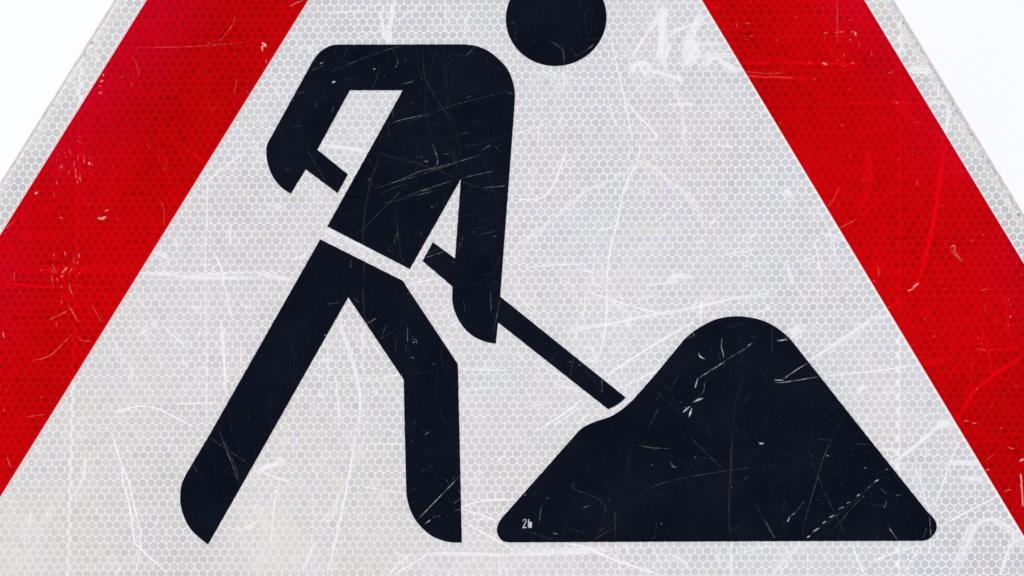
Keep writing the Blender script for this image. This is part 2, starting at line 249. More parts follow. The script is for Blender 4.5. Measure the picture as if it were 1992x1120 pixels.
 (1000, 560, """w 2 .6 0,20 80,110 200,240; w 2.6 .9 560,30 720,80 900,140 1100,190 1250,210; w 3.6 .95 400,330 560,300 780,270 1000,220 1400,150 1700,80 1990,40; w 2 .6 410,350 600,310 760,290; w 3.4 .8 720,0 715,250 680,450 650,560; w 2 .7 560,30 530,260; w 2 .7 820,20 850,150; w 2.4 .7 1410,90 1390,200; w 4 .8 1460,90 1440,260; w 3.4 .95 700,690 900,560 1150,400 1400,260
 w 2.6 .9 840,770 1140,620; w 3.4 .8 160,1118 350,1000 540,860; w 2 .7 300,1080 540,900; w 2 .7 480,1060 600,960; w 10 .5 740,100 900,200; w 10 .5 900,200 870,320; w 4 .6 300,740 540,810; w 8 .5 600,450 650,600; w 2 .7 1850,210 1990,150; w 2 .5 500,250 470,400; w 8 .4 560,560 640,560; w 5 .5 540,450 600,480; w 2 .6 20,500 90,580; w 4 .4 90,800 130,830; w 10 .3 940,100 1120,40; w 5 .4 870,320 900,310; w 1.4 .6 1090,360 1120,330; w 3 .4 240,620 420,700; w 3 .5 1830,80 1840,200; w 3 .4 60,930 300,890
 k 1.2 .4 470,520 430,700; k 1.6 .6 415,570 455,578; k 1.8 .55 500,600 522,598; k 1.1 .28 370,460 280,570; k 1.1 .3 560,640 690,820; k 1.5 .5 680,700 685,820; k 1.5 .35 240,420 260,440; k 1 .25 50,200 90,250; k 1.2 .3 180,530 230,560
 k 1.2 .7 1340,390 1380,380 1395,365 1380,345; k 2.8 .9 1432,500 1440,530 1480,555; k 1.6 .8 1612,385 1608,470 1628,520; k 3 .7 1612,470 1626,545; k 1.5 .6 1628,560 1628,630; k 2 .8 1640,565 1560,620 1430,700; k 2.6 .9 1425,700 1412,745 1402,778; k 1.8 .4 1640,560 1780,480 1850,430; k 1.8 .75 1805,452 1850,428; k 1.4 .5 1475,730 1470,800 1420,850; k 4.5 1 1470,855 1420,870 1385,890; k 4 1 1365,920 1345,935 1310,965; k 4 1 1378,935 1355,1005; k 2.5 .9 1330,925 1345,950
 k 1.2 .3 1645,310 1800,265; k 1.2 .3 1530,450 1525,500; k 1.2 .4 1590,520 1600,500; k 1.1 .25 1120,650 1220,830 1300,1000; k 1.5 .22 1060,760 1320,1000; k 1.2 .35 1270,680 1210,800; k 1.3 .35 1140,900 1030,1110; n 3 .24 1800,600 1760,720 1700,1000 1695,1118; k 1 .3 1840,790 1780,900; k 2 .4 1285,885 1300,890; k 2 .5 620,1045 632,1046; k 1 .25 1500,960 1530,965; k 2 .4 1850,370 1865,395; k 1 .2 1960,560 1940,620; k 1.3 .25 1160,800 1090,880; k 1.5 .25 1580,520 1600,560; k 1.5 .45 1500,640 1540,620"""),
 (1492, 560, """k 3 .85 80,412 160,400; k 1.6 .7 130,388 160,380; k 1.5 .6 75,400 90,405; k 2.4 .8 120,715 200,655 320,580; k 2.6 .9 60,715 130,718; w 5.5 .95 310,580 560,420 880,200; k 2 .75 60,725 110,735 400,690; w 2 .85 400,690 700,660 1190,598; k 2 .6 180,670 260,620; n 3.5 .35 40,290 40,530; k 1 .3 180,765 240,790; k 1 .3 100,730 100,745; n 2 .35 620,960 520,1118; n 2 .2 480,780 480,980
 w 12 .85 180,350 280,300; w 9 .8 200,375 230,360; c 6 .5 200,380 230,380; w 7 .5 700,800 760,760; w 9 .9 1280,1110 1400,1020; w 8 .7 1320,1050 1440,1060; w 4 .6 1170,1010 1200,1010; w 2 .5 430,0 430,130; c 6 .5 560,420 760,350; w 3 .5 370,300 420,330; w 6 .4 230,20 330,80; w 6 .5 0,150 30,160; w 2 .5 680,900 720,800; w 3 .5 850,250 940,200
 p 2.6 .85 1090,25 1140,5; r 2 .5 1300,0 1300,150; r 4 .7 1200,590 1400,560; r 1.5 .7 1690,230 1680,330 1640,520; p 1.5 .5 1868,80 1878,100; p 2 .6 1885,125 1888,135; p 2.5 .7 1885,218 1887,230; p 1.5 .4 1870,280 1875,300; r 2.4 .7 1610,470 1700,485 1990,455; p 1 .4 1620,472 1700,482; r 4 .5 1700,400 1740,640; r 5 .7 1990,540 1800,650 1600,820 1500,1000; r 1.6 .7 1620,600 1990,780
 p 1.6 .6 1530,1030 1560,1035; p 2 .7 1590,1048 1625,1052; p 1.5 .5 1660,432 1666,438; p 1 .5 1640,380 1635,400; r 9 .4 950,150 1060,100; r 3 .4 1600,520 1580,700 1590,900; r 8 .3 1850,60 1870,420; p 1 .4 1650,20 1720,10; p 1.4 .4 1375,5 1380,10; r 10 .35 1450,960 1520,1060; p 1 .4 1800,1085 1830,1090"""),
 (0, 839, """p 1.6 .5 55,200 85,285; w 3 .9 870,0 900,130 950,270 1000,400 1050,620 1090,760; w 3 .9 940,250 960,420 1010,600 1040,840 1100,920 1300,1100; w 2 .85 1090,750 1080,960 1040,1118; c 5 .8 410,500 330,680 270,860 200,950 80,1100; w 2.5 .6 250,620 220,720; w 3 .5 100,960 170,900; w 6 .45 660,180 650,330 590,480; w 2.2 .6 1220,660 1215,740; w 8 .5 1900,760 1990,700
 w 8 .5 280,130 310,150; w 3 .5 900,1118 940,1040; c 8 .5 20,1060 130,1100; c 6 .5 0,880 60,960; w 8 .3 350,700 420,560; w 2 .5 560,420 600,560; w 6 .35 960,120 1010,160; w 5 .3 1300,100 1330,120; w 6 .5 1830,760 1900,780; d 2 .4 1230,603 1234,606; w 3 .4 1400,540 1340,560; w 2.5 .5 1960,600 1990,560; c 9 .35 1850,1000 1930,1060; w 3 .4 600,20 680,60; w 5 .5 100,620 120,640; w 3 .4 200,820 180,880
 k 1.6 .5 1700,0 1750,130 1800,260 1860,420; k 1 .4 1740,60 1810,240 1880,400; n 2 .35 1790,200 1870,420; k 1.2 .4 1600,30 1760,140 1950,270; k 1 .2 1600,60 1650,180 1690,500; k 1.6 .55 1495,255 1530,320; k 1 .2 1530,320 1590,420; k 1 .22 1470,590 1515,720; n 2.5 .25 1800,0 1820,80; k 1 .2 1830,100 1900,130; k 1.2 .2 1820,320 1840,400"""),
 (500, 839, """w 4.4 .95 765,0 740,200 690,480 620,800 545,1118; c 6 .6 840,20 780,200 640,480 530,720; w 5 .5 640,480 590,640 530,720; w 2.6 .85 0,310 100,340 290,410; w 9 .75 0,300 120,260 210,230; w 4 .6 150,200 260,250; w 7 .55 440,870 360,1080; w 2.4 .65 170,430 130,600 105,950; w 2.6 .85 1010,1118 1190,940; w 2.6 .8 1060,1118 1280,980 1340,940; w 4 .95 1310,945 1560,945 1990,960
 w 2.6 .9 1580,590 1740,540 1990,530; w 2.6 .8 1590,600 1860,690; w 3 .7 1600,700 1990,920; w 2 .7 1860,660 1990,590; w 2 .7 1960,120 1850,250; w 2 .6 880,90 1140,100; w 2.4 .7 1870,960 1890,1118; w 3 .5 820,430 1130,480; w 2.4 .7 1700,680 1830,680; w 2 .6 1900,960 1940,1118; c 8 .4 530,300 700,420; w 2.2 .6 1720,340 1745,300; w 3 .4 960,450 980,560; w 2 .5 10,600 60,700; w 7 .4 500,700 560,640; d 2 .4 692,768 696,770; w 3 .5 130,480 180,440
 w 5 .5 840,20 800,120; c 12 .3 680,1020 900,1080; c 12 .25 1150,960 1320,1040; w 2.5 .5 1050,920 1180,1000; c 10 .25 480,260 560,300; c 8 .3 780,760 920,820
 k 1.8 .75 1240,690 1580,340; k 2.4 .8 1298,720 1350,685; k 1.8 .6 1362,670 1388,655; k 1.8 .6 1400,665 1418,650; k 1.4 .65 1525,560 1580,520; k 1.4 .6 1530,615 1590,605; k 1.2 .35 1270,310 1350,270; k 2 .35 1340,262 1360,275; k 1.2 .22 1350,270 1420,410 1580,670; k 1.5 .4 1465,365 1490,420; k 1.6 .5 1300,30 1340,0; k 1.2 .25 1170,470 1240,440; k 1.4 .35 1565,450 1575,490; k 1.4 .4 1510,375 1535,358; k 1.4 .4 1200,560 1220,540; k 1.5 .35 1180,2 1190,5; k 1.5 .4 1470,658 1485,650; k 1 .25 1300,170 1350,230"""),
 (1000, 839, """k 1.4 .5 955,105 1060,128 1225,135; k 1.2 .2 950,110 900,220 830,310; k 1.8 .5 1205,225 1240,290; k 2 .6 1240,275 1265,278; k 3 .5 1400,203 1410,203; k 2.4 .5 1375,258 1382,260; k 3 .95 1895,92 1940,95; k 2.4 .9 1905,98 1930,102; k 1.5 .3 930,600 1000,480 1130,410 1350,355 1600,315 1990,260; k 2.6 .24 440,390 470,450 660,530 740,680; k 3 .25 455,395 465,430; k 1 .22 590,240 550,360; k 1.6 .55 520,600 600,570
 k 3 .45 733,530 742,540; k 1.6 .45 215,570 190,735; k 2 .7 300,790 345,798; k 1.2 .4 365,795 400,755; k 1.1 .28 400,750 600,800; k 1.2 .3 20,750 200,810 350,850; k 1.2 .35 635,800 850,625; k 1.3 .38 600,850 800,740; n 3 .45 780,595 790,840; n 4.4 .38 1690,0 1680,300 1665,600 1680,850; k 1.6 .28 1340,20 1500,180 1660,330; k 1 .2 1400,120 1480,340 1600,540; k 1.1 .28 1110,690 1090,840; k 3 .8 1137,713 1148,718; k 2 .5 1118,775 1122,777
 k 2.4 .5 1025,830 1030,835; k 2.2 .5 1070,825 1078,835; k 1.1 .22 1900,130 1780,260; k 1.4 .45 1820,345 1785,372; k 1.2 .3 1860,540 1980,780; k 1.4 .5 1950,690 1990,790; k 1.1 .3 1740,730 1690,790; k 2.4 .6 80,498 92,490; k 1.6 .45 245,525 268,518; k 3 .3 1065,255 1072,268; k 1 .2 980,0 1030,30; n 2 .22 870,350 875,450; n 2.5 .24 700,130 690,290; k 2 .35 682,320 690,322; k 2 .35 1340,385 1360,405; k 2 .45 540,840 545,845; k 1.3 .35 465,845 480,858; k 1.3 .35 700,405 715,410; k 2 .3 1545,578 1552,582; k 1.2 .3 1575,700 1585,650; k 1.5 .35 1890,785 1900,795; k 2.5 .5 1683,425 1688,440
 w 5 .9 -20,945 400,935 700,920; w 3.4 .95 400,870 560,900 760,990 1150,1118; w 2.2 .9 785,880 830,1118; w 4 .8 1680,870 1680,1118; w 3 .6 870,870 880,960; w 6 .55 1240,960 1300,1000; w 4 .6 100,50 60,100; w 5 .6 1560,880 1600,1040; w 3 .5 450,900 800,930; w 6 .5 1300,1000 1360,1060; c 8 .4 1520,1080 1640,1060; w 5 .4 320,1080 340,1118; w 4 .5 1080,900 1130,1020; w 2.6 .5 1700,950 1990,890; w 2 .5 940,1050 1060,1118"""),
 (1492, 839, """k 2 .3 525,10 440,200 400,340 320,600 270,820; k 3 .95 460,190 480,190; k 1.2 .4 400,65 500,70; k 2 .6 490,68 500,70; k 1.3 .4 670,95 805,108; k 3.4 .9 160,700 175,668; k 2.2 .75 178,662 220,630; k 1.3 .45 220,630 300,530; k 2.8 .85 310,825 335,810; k 2.8 .8 355,780 405,750; k 2.8 .8 430,715 460,695; k 2.6 .75 480,672 525,648; k 2.8 .85 555,605 595,585; k 2.4 .7 620,560 650,545; k 2.8 .8 695,505 720,488; k 2.4 .6 785,435 800,428; k 2.8 .7 830,395 865,375
 n 3 .4 310,825 560,640 860,380 960,340; k 1.5 .4 525,755 690,560 770,500; k 2 .6 735,500 755,515; k 1.2 .24 90,140 270,230 400,270; k 1.6 .24 300,100 350,230 450,480 520,620 620,830; k 2 .4 570,405 582,412; k 2.2 .75 750,282 775,285; k 3.2 .8 925,295 935,298; k 1.3 .4 880,440 930,490; k 2 .55 930,540 905,600; k 1.8 .5 990,490 1010,497 1055,490; k 1.2 .3 740,555 980,590; k 2.2 .65 940,740 1010,840; k 1.8 .4 1240,740 1210,830; k 2.2 .45 1260,650 1272,830
 k 1.4 .5 0,720 70,845; k 2 .5 388,530 395,535; k 1.2 .25 120,510 150,600; n 2 .2 450,310 750,360; k 2 .4 602,113 608,117; k 1.5 .4 1000,540 1010,550; k 1 .25 0,262 90,262; k 1 .25 820,460 790,530; k 1.4 .3 330,170 400,230; k 1.2 .3 850,820 870,830; w 6 .9 1280,0 1130,130 960,260; w 9 .8 1420,240 1640,250; w 8 .55 1500,360 1680,380; w 3 .65 1480,90 1400,300 1340,470 1290,600; w 2.4 .65 1150,250 1250,600; w 3.4 .8 1390,710 1560,620 1760,520 1800,495
 w 4.6 1 1440,1118 1560,830 1600,740 1680,690 1760,690 1880,760 1950,850 1990,950; w 5 .95 1810,1118 1880,900 1960,820; w 2.6 .85 780,1040 960,950 1200,880; c 6 .7 20,1118 120,1000 250,860; w 5 .5 40,1118 140,1000 260,880; w 3 .85 660,870 700,990 760,1118; w 2.4 .7 1050,1118 1180,900; w 3 .7 1260,840 1270,930; d 2.4 .8 958,58 968,68; w 3 .65 870,150 960,140 1000,170; w 2.4 .6 90,1110 180,1000; w 4 .5 1180,260 1200,360; w 3 .5 1230,120 1240,200; w 2 .6 820,1000 1010,930; w 6 .35 150,900 200,1020
 p 2.6 .8 1700,300 1725,298; p 1.8 .8 1870,125 1915,138; p 1.4 .7 1845,465 1890,450; p 5 1 1958,232 1990,215; p 3.5 .9 1965,330 1975,400; p 5 1 1970,400 1978,470 1985,580; w 2 .8 1790,490 1812,492; w 1.5 .6 1330,740 1400,700; p 1 .4 1700,230 1760,170"""),
]

SX0, SX1, SZ0, SZ1 = -2560.0, -330.0, 5730.0, 7040.0     # part of the sheet that carries traced wear
RES = 1.0
IW, IH = int((SX1 - SX0) / RES), int((SZ1 - SZ0) / RES)
CH = {c: np.zeros((IH, IW), np.float32) for c in 'wcdknrp'}


def vnoise(h, w, cell, seed):
    g = np.random.default_rng(seed).random((h // cell + 3, w // cell + 3)).astype(np.float32)
    yy, xx = np.arange(h) / cell, np.arange(w) / cell
    y0, x0 = yy.astype(int), xx.astype(int)
    fy, fx = (yy - y0)[:, None], (xx - x0)[None, :]
    fy, fx = fy * fy * (3 - 2 * fy), fx * fx * (3 - 2 * fx)
    a, b, c, d = g[y0][:, x0], g[y0][:, x0 + 1], g[y0 + 1][:, x0], g[y0 + 1][:, x0 + 1]
    return ((a * (1 - fx) + b * fx) * (1 - fy) + (c * (1 - fx) + d * fx) * fy).astype(np.float32)


FINE = 0.5 * vnoise(IH, IW, 2, 1) + 0.3 * vnoise(IH, IW, 4, 2) + 0.2 * vnoise(IH, IW, 9, 3)
tab = rng.random(4096)


def stroke(ch, pts, w, a, taper=True):
    """one scratch, pts in sheet units; w full width"""
    M = CH[ch]
    P = np.array(pts, float)
    if len(P) > 2:
        P = curve_run(P, 6)
    else:
        P = np.linspace(P[0], P[1], 4)
    seg = np.diff(P, axis=0)
    L = np.hypot(seg[:, 0], seg[:, 1])
    tot = L.sum() + 1e-6
    s0 = 0.0
    ph = int(rng.integers(0, 4000))
    hw = max(w, 0.9) / 2
    for i in range(len(seg)):
        if L[i] < 1e-6:
            continue
        x0, x1 = sorted((P[i, 0], P[i + 1, 0]))
        z0, z1 = sorted((P[i, 1], P[i + 1, 1]))
        e = hw + 2.0
        a0, a1 = int((x0 - e - SX0) / RES), int((x1 + e - SX0) / RES) + 2
        b0, b1 = int((z0 - e - SZ0) / RES), int((z1 + e - SZ0) / RES) + 2
        a0, b0, a1, b1 = max(a0, 0), max(b0, 0), min(a1, IW), min(b1, IH)
        if a1 <= a0 or b1 <= b0:
            s0 += L[i]
            continue
        X = SX0 + (np.arange(a0, a1) + .5) * RES
        Zz = SZ0 + (np.arange(b0, b1) + .5) * RES
        dx, dz = X[None, :] - P[i, 0], Zz[:, None] - P[i, 1]
        ux, uz = seg[i] / L[i]
        t = np.clip(dx * ux + dz * uz, 0, L[i])
        ac = dx * -uz + dz * ux
        d = np.hypot(dx - t * ux, dz - t * uz)
        al = (s0 + t)
        tp = np.clip(np.minimum(al, tot - al) / max(tot * 0.18, 1.0), 0, 1) if taper else 1.0
        wid = hw * (0.55 + 0.45 * tp)
        k = (np.floor(al / 5).astype(int) + ph) % 4095
        f = al / 5 - np.floor(al / 5)
        n1 = tab[k] * (1 - f) + tab[k + 1] * f
        wid = wid * (0.72 + 0.5 * n1)
        core = np.clip((wid - d) / (0.45 * wid + 0.55) + 0.25, 0, 1)
        if w > 4.5:
            ka = (np.floor(ac * 0.8 + al * 0.06).astype(int) + ph) % 4095
            core = core * (0.5 + 0.5 * tab[ka])
        v = a * core * (0.55 + 0.45 * tp) * (0.62 + 0.5 * n1) * (0.72 + 0.5 * FINE[b0:b1, a0:a1])
        np.maximum(M[b0:b1, a0:a1], np.clip(v, 0, 1), out=M[b0:b1, a0:a1])
        s0 += L[i]


def bundle(ch, P, w, a):
    """a scuff: many thin rubs side by side over a faint smear"""
    P = np.array(P, float)
    d = P[-1] - P[0]
    L = np.hypot(*d) + 1e-6
    t = d / L
    nrm = np.array([-t[1], t[0]])
    stroke(ch, P, w * 1.1, a * 0.5)
    for _ in range(int(w * 1.3) + 2):
        off = nrm * rng.normal(0, 0.33) * w + t * rng.uniform(-.16, .16) * min(L, 60)
        f0, f1 = sorted(rng.uniform(0, 1, 2))
        if f1 - f0 < 0.35:
            f0, f1 = 0.0, 1.0
        if len(P) > 2:
            Q = P + off + rng.normal(0, 0.05 * w, P.shape)
        else:
            Q = np.array([P[0] + d * f0, P[0] + d * f1]) + off
        stroke(ch, Q, rng.uniform(0.9, 2.0), min(1.0, a * rng.uniform(.8, 1.5)))


# width factor, width added, strength factor for each kind of mark
GAIN = {'w': (1.15, 0.5, 1.5), 'c': (1.1, 0, 1.15), 'n': (1.0, 0, 0.72), 'r': (1.1, 0.3, 1.35), 'k': (1.0, 0.1, 1.0), 'p': (1.0, 0, 0.88)}
for ox, oy, txt in exec_list:
    for line in txt.replace("\n", ";").split(";"):
        q = line.split()
        if len(q) < 5:
            continue
        pts = [(ox + float(p.split(",")[0]) / Z, oy + float(p.split(",")[1]) / Z) for p in q[3:]]
        gw, gp, ga = GAIN.get(q[0], (1, 0, 1))
        w_, a_ = float(q[1]) * gw + gp, float(q[2]) * ga
        if q[0] == 'p' and w_ < 3:
            w_, a_ = w_ * .78, a_ * .85
        if q[0] in 'wr' and w_ > 4.6 and float(q[2]) > 0.62:
            bundle(q[0], sheet(pts), w_, a_)
        else:
            stroke(q[0], sheet(pts), w_, a_)


def hair(ch, n, box, lens, w, al, ang=None, spread=0.5):
    """loose fine scratches in a photo-space box"""
    for _ in range(n):
        x, y = rng.uniform(box[0], box[2]), rng.uniform(box[1], box[3])
        t = rng.uniform(0, math.pi) if ang is None else ang + rng.normal(0, spread)
        l = rng.uniform(*lens)
        b = rng.normal(0, 0.06) * l
        c, s = math.cos(t), math.sin(t)
        P = [(x - c * l / 2, y - s * l / 2), (x - s * b, y + c * b), (x + c * l / 2, y + s * l / 2)]
        stroke(ch, sheet(P), rng.uniform(*w), rng.uniform(*al))


full = (0, 0, 1992, 1120)
hair('w', 1300, full, (8, 45), (0.8, 1.6), (.2, .6))
hair('w', 300, full, (40, 170), (0.9, 2.2), (.3, .7))
hair('w', 140, (950, 180, 1750, 760), (20, 90), (0.8, 1.8), (.25, .6), R(150), .35)
hair('w', 120, (150, 560, 800, 1100), (20, 110), (0.8, 1.8), (.25, .6), R(80), .4)
hair('w', 170, full, (10, 40), (9, 26), (.06, .22))
hair('w', 500, full, (2, 6), (2, 5), (.15, .5))
hair('c', 70, (150, 560, 1250, 1120), (8, 30), (8, 20), (.08, .28))
hair('c', 30, (1000, 100, 1700, 600), (8, 30), (8, 18), (.06, .2))
hair('k', 800, full, (6, 40), (0.7, 1.2), (.08, .27))
hair('k', 230, full, (40, 140), (0.7, 1.2), (.08, .24))
hair('k', 160, (560, 90, 1000, 520), (20, 90), (0.7, 1.2), (.08, .24), R(160), .25)
hair('k', 160, (950, 620, 1820, 1050), (20, 90), (0.7, 1.2), (.06, .2), R(60), .9)
hair('k', 420, full, (1, 3), (1.0, 2.0), (.12, .5))
hair('n', 70, full, (30, 160), (1.5, 3.5), (.05, .16), R(88), .25)
hair('r', 260, full, (20, 110), (0.9, 2.2), (.15, .5))
hair('r', 60, full, (30, 120), (5, 12), (.1, .3), R(0), .3)
hair('r', 60, full, (30, 120), (5, 12), (.1, .25), R(85), .3)
hair('p', 60, full, (6, 24), (0.7, 1.0), (.06, .2))
hair('p', 220, full, (1, 4), (0.9, 1.8), (.15, .55))
hair('p', 16, (95, 485, 160, 565), (1, 6), (0.9, 1.8), (.2, .5), R(80), .3)
hair('p', 10, (110, 295, 185, 360), (2, 8), (0.8, 1.4), (.2, .5), R(88), .1)
# grime that sits along the sheeting's cut edge
for off, nrm, a0, a1 in ((SHEET[0], NL, 0, 1), (SHEET[1], NR, 0, 1)):
    tdir = np.array([-nrm[1], nrm[0]])
    ends = (sheet([(230, -20)])[0], sheet([(-30, 400)])[0]) if nrm is NL else (sheet([(1735, -20)])[0], sheet([(2010, 460)])[0])
    s_a, s_b = sorted((ends[0] @ tdir, ends[1] @ tdir))
    s = s_a
    right = nrm is NR
    while s < s_b:
        l = rng.uniform(8, 30)
        c0 = nrm * (off - rng.uniform(0.6, 2.0)) + tdir * s
        stroke('d', [c0, c0 + tdir * l], rng.uniform(1.4, 2.6) * (1.35 if right else 1.0), rng.uniform(.35, .85))
        if rng.random() < (.5 if right else .22):
            c1 = nrm * (off - rng.uniform(2.0, 5.0)) + tdir * (s + rng.uniform(0, 10))
            stroke('d', [c1, c1 + tdir * rng.uniform(2, 9)], rng.uniform(2.5, 5.5), rng.uniform(.5, .95))
        c2 = nrm * (off - rng.uniform(3, 12)) + tdir * s
        stroke('c', [c2, c2 + tdir * l * 1.6], rng.uniform(8, 18), rng.uniform(.35, .8))
        s += l * 0.8


def make_image(name, chans):
    im = bpy.data.images.new(name, IW, IH, alpha=False, float_buffer=True)
    im.colorspace_settings.name = 'Non-Color'
    a = np.ones((IH, IW, 4), np.float32)
    for i, c in enumerate(chans):
        a[..., i] = CH[c] if isinstance(c, str) else c
    im.pixels.foreach_set(a.ravel())
    im.update()
    return im


IM_W = make_image("wear_of_white_sheet", ['w', 'c', 'd'])
IM_B = make_image("wear_of_black_film", ['k', 'n', 'k'])
IM_R = make_image("wear_of_red_film", ['r', 'p', 'r'])

# ------------------------------------------------------------------ materials
def new_mat(name):
    mt = bpy.data.materials.new(name)
    mt.use_nodes = True
    return mt, mt.node_tree, mt.node_tree.nodes["Principled BSDF"]


def uv_wear(t, im):
    """wear map laid on the sheet plane in the sign's own coordinates"""
    co = t.nodes.new("ShaderNodeTexCoord")
    sx, sz = 1 / ((SX1 - SX0) * UNIT), 1 / ((SZ1 - SZ0) * UNIT)
    sep = t.nodes.new("ShaderNodeSeparateXYZ")
    t.links.new(co.outputs["Object"], sep.inputs[0])
    com = t.nodes.new("ShaderNodeCombineXYZ")
    for ax, s, o, k in (("X", sx, (SX0 - X0) * UNIT, 0), ("Z", sz, SZ0 * UNIT - ROOT_Z, 1)):
        ml = t.nodes.new("ShaderNodeMath")
        ml.operation = 'MULTIPLY_ADD'
        ml.inputs[1].default_value = s
        ml.inputs[2].default_value = -o * s
        t.links.new(sep.outputs[ax], ml.inputs[0])
        t.links.new(ml.outputs[0], com.inputs[k])
    ti = t.nodes.new("ShaderNodeTexImage")
    ti.image = im
    ti.extension = 'CLIP'
    t.links.new(com.outputs[0], ti.inputs["Vector"])
    sp = t.nodes.new("ShaderNodeSeparateColor")
    t.links.new(ti.outputs["Color"], sp.inputs[0])
    return co, sp


def mixc(t, fac, a, b):
    n = t.nodes.new("ShaderNodeMix")
    n.data_type = 'RGBA'
    for s, v in (("Factor", fac), ("A", a), ("B", b)):
        if isinstance(v, (int, float)):
            n.inputs[s].default_value = v
        elif isinstance(v, tuple):
            n.inputs[s].default_value = (*v, 1)
        else:
            t.links.new(v, n.inputs[s])
    return n.outputs["Result"]


def blend(t, mode, fac, a, b):
    n = t.nodes.new("ShaderNodeMix")
    n.data_type = 'RGBA'
    n.blend_type = mode
    t.links.new(fac, n.inputs["Factor"])
    t.links.new(a, n.inputs["A"])
    n.inputs["B"].default_value = (*b, 1)
    return n.outputs["Result"]


def noise(t, co, scale, detail=3, lo=0.35, hi=0.65):
    n = t.nodes.new("ShaderNodeTexNoise")
    n.inputs["Scale"].default_value = scale
    n.inputs["Detail"].default_value = detail
    t.links.new(co.outputs["Object"], n.inputs["Vector"])
    r = t.nodes.new("ShaderNodeMapRange")
    r.inputs["From Min"].default_value = lo
    r.inputs["From Max"].default_value = hi
    t.links.new(n.outputs["Fac"], r.inputs["Value"])
    return n.outputs["Fac"], r.outputs["Result"]


ROOT_Z = (5377 + 500) * UNIT      # the sign's own origin, in metres above the camera


def white_mat(name, base, use_attr):
    mt, t, b = new_mat(name)
    co, sp = uv_wear(t, IM_W)
    if use_attr:
        at = t.nodes.new("ShaderNodeAttribute")
        at.attribute_name = "tone"
        col = at.outputs["Color"]
        _, fn = noise(t, co, 900, 2, 0.3, 0.7)
        g = t.nodes.new("ShaderNodeMix")
        g.data_type = 'RGBA'
        g.blend_type = 'MULTIPLY'
        g.inputs["Factor"].default_value = 1.0
        t.links.new(col, g.inputs["A"])
        rr = t.nodes.new("ShaderNodeMapRange")
        rr.inputs["To Min"].default_value = 0.965
        rr.inputs["To Max"].default_value = 1.035
        t.links.new(fn, rr.inputs["Value"])
        t.links.new(rr.outputs[0], g.inputs["B"])
        col = g.outputs["Result"]
    else:
        _, fn = noise(t, co, 40, 4)
        col = mixc(t, fn, base, (base[0] * .975, base[1] * .98, base[2] * .985))
    # broad warm weathering low on the sign
    _, big = noise(t, co, 9, 3, 0.42, 0.66)
    m1 = t.nodes.new("ShaderNodeMath")
    m1.operation = 'MULTIPLY'
    m1.inputs[1].default_value = 0.26
    t.links.new(big, m1.inputs[0])
    col = mixc(t, m1.outputs[0], col, (0.69, 0.678, 0.675))
    # the sheet's tone turns warmer towards its lower left
    sx = t.nodes.new("ShaderNodeSeparateXYZ")
    t.links.new(co.outputs["Object"], sx.inputs[0])
    fs = []
    for ax, a0, a1 in (("Z", (6900 - 5877) * UNIT, (5900 - 5877) * UNIT), ("X", (-900 - X0) * UNIT, (-1800 - X0) * UNIT)):
        r = t.nodes.new("ShaderNodeMapRange")
        r.inputs["From Min"].default_value = a0
        r.inputs["From Max"].default_value = a1
        t.links.new(sx.outputs[ax], r.inputs["Value"])
        fs.append(r.outputs[0])
    mm = t.nodes.new("ShaderNodeMath")
    mm.operation = 'MULTIPLY'
    t.links.new(fs[0], mm.inputs[0])
    t.links.new(fs[1], mm.inputs[1])
    g2 = t.nodes.new("ShaderNodeMix")
    g2.data_type = 'RGBA'
    g2.blend_type = 'MULTIPLY'
    t.links.new(mm.outputs[0], g2.inputs["Factor"])
    t.links.new(col, g2.inputs["A"])
    g2.inputs["B"].default_value = (1.06, 1.03, 0.985, 1) if use_attr else (0.985, 0.965, 0.93, 1)
    col = g2.outputs["Result"]
    col = mixc(t, sp.outputs[1], col, CREAM)
    col = mixc(t, sp.outputs[0], col, SCUFF)
    col = mixc(t, sp.outputs[2], col, (0.13, 0.115, 0.10))
    t.links.new(col, b.inputs["Base Color"])
    b.inputs["Roughness"].default_value = 0.42
    b.inputs["Specular IOR Level"].default_value = 0.2
    return mt


WHITE_RIDGE = (0.765, 0.755, 0.788)
WHITE_CELL = (0.520, 0.515, 0.542)
SCUFF = (0.80, 0.797, 0.815)
CREAM = (0.68, 0.665, 0.60)
RED_RIDGE = (0.60, 0.0008, 0.0026)
RED_CELL = (0.38, 0.0002, 0.0005)
M_RIDGE = white_mat("white_sheeting_ridge", WHITE_RIDGE, False)
M_CELL = white_mat("white_sheeting_cell", WHITE_CELL, True)


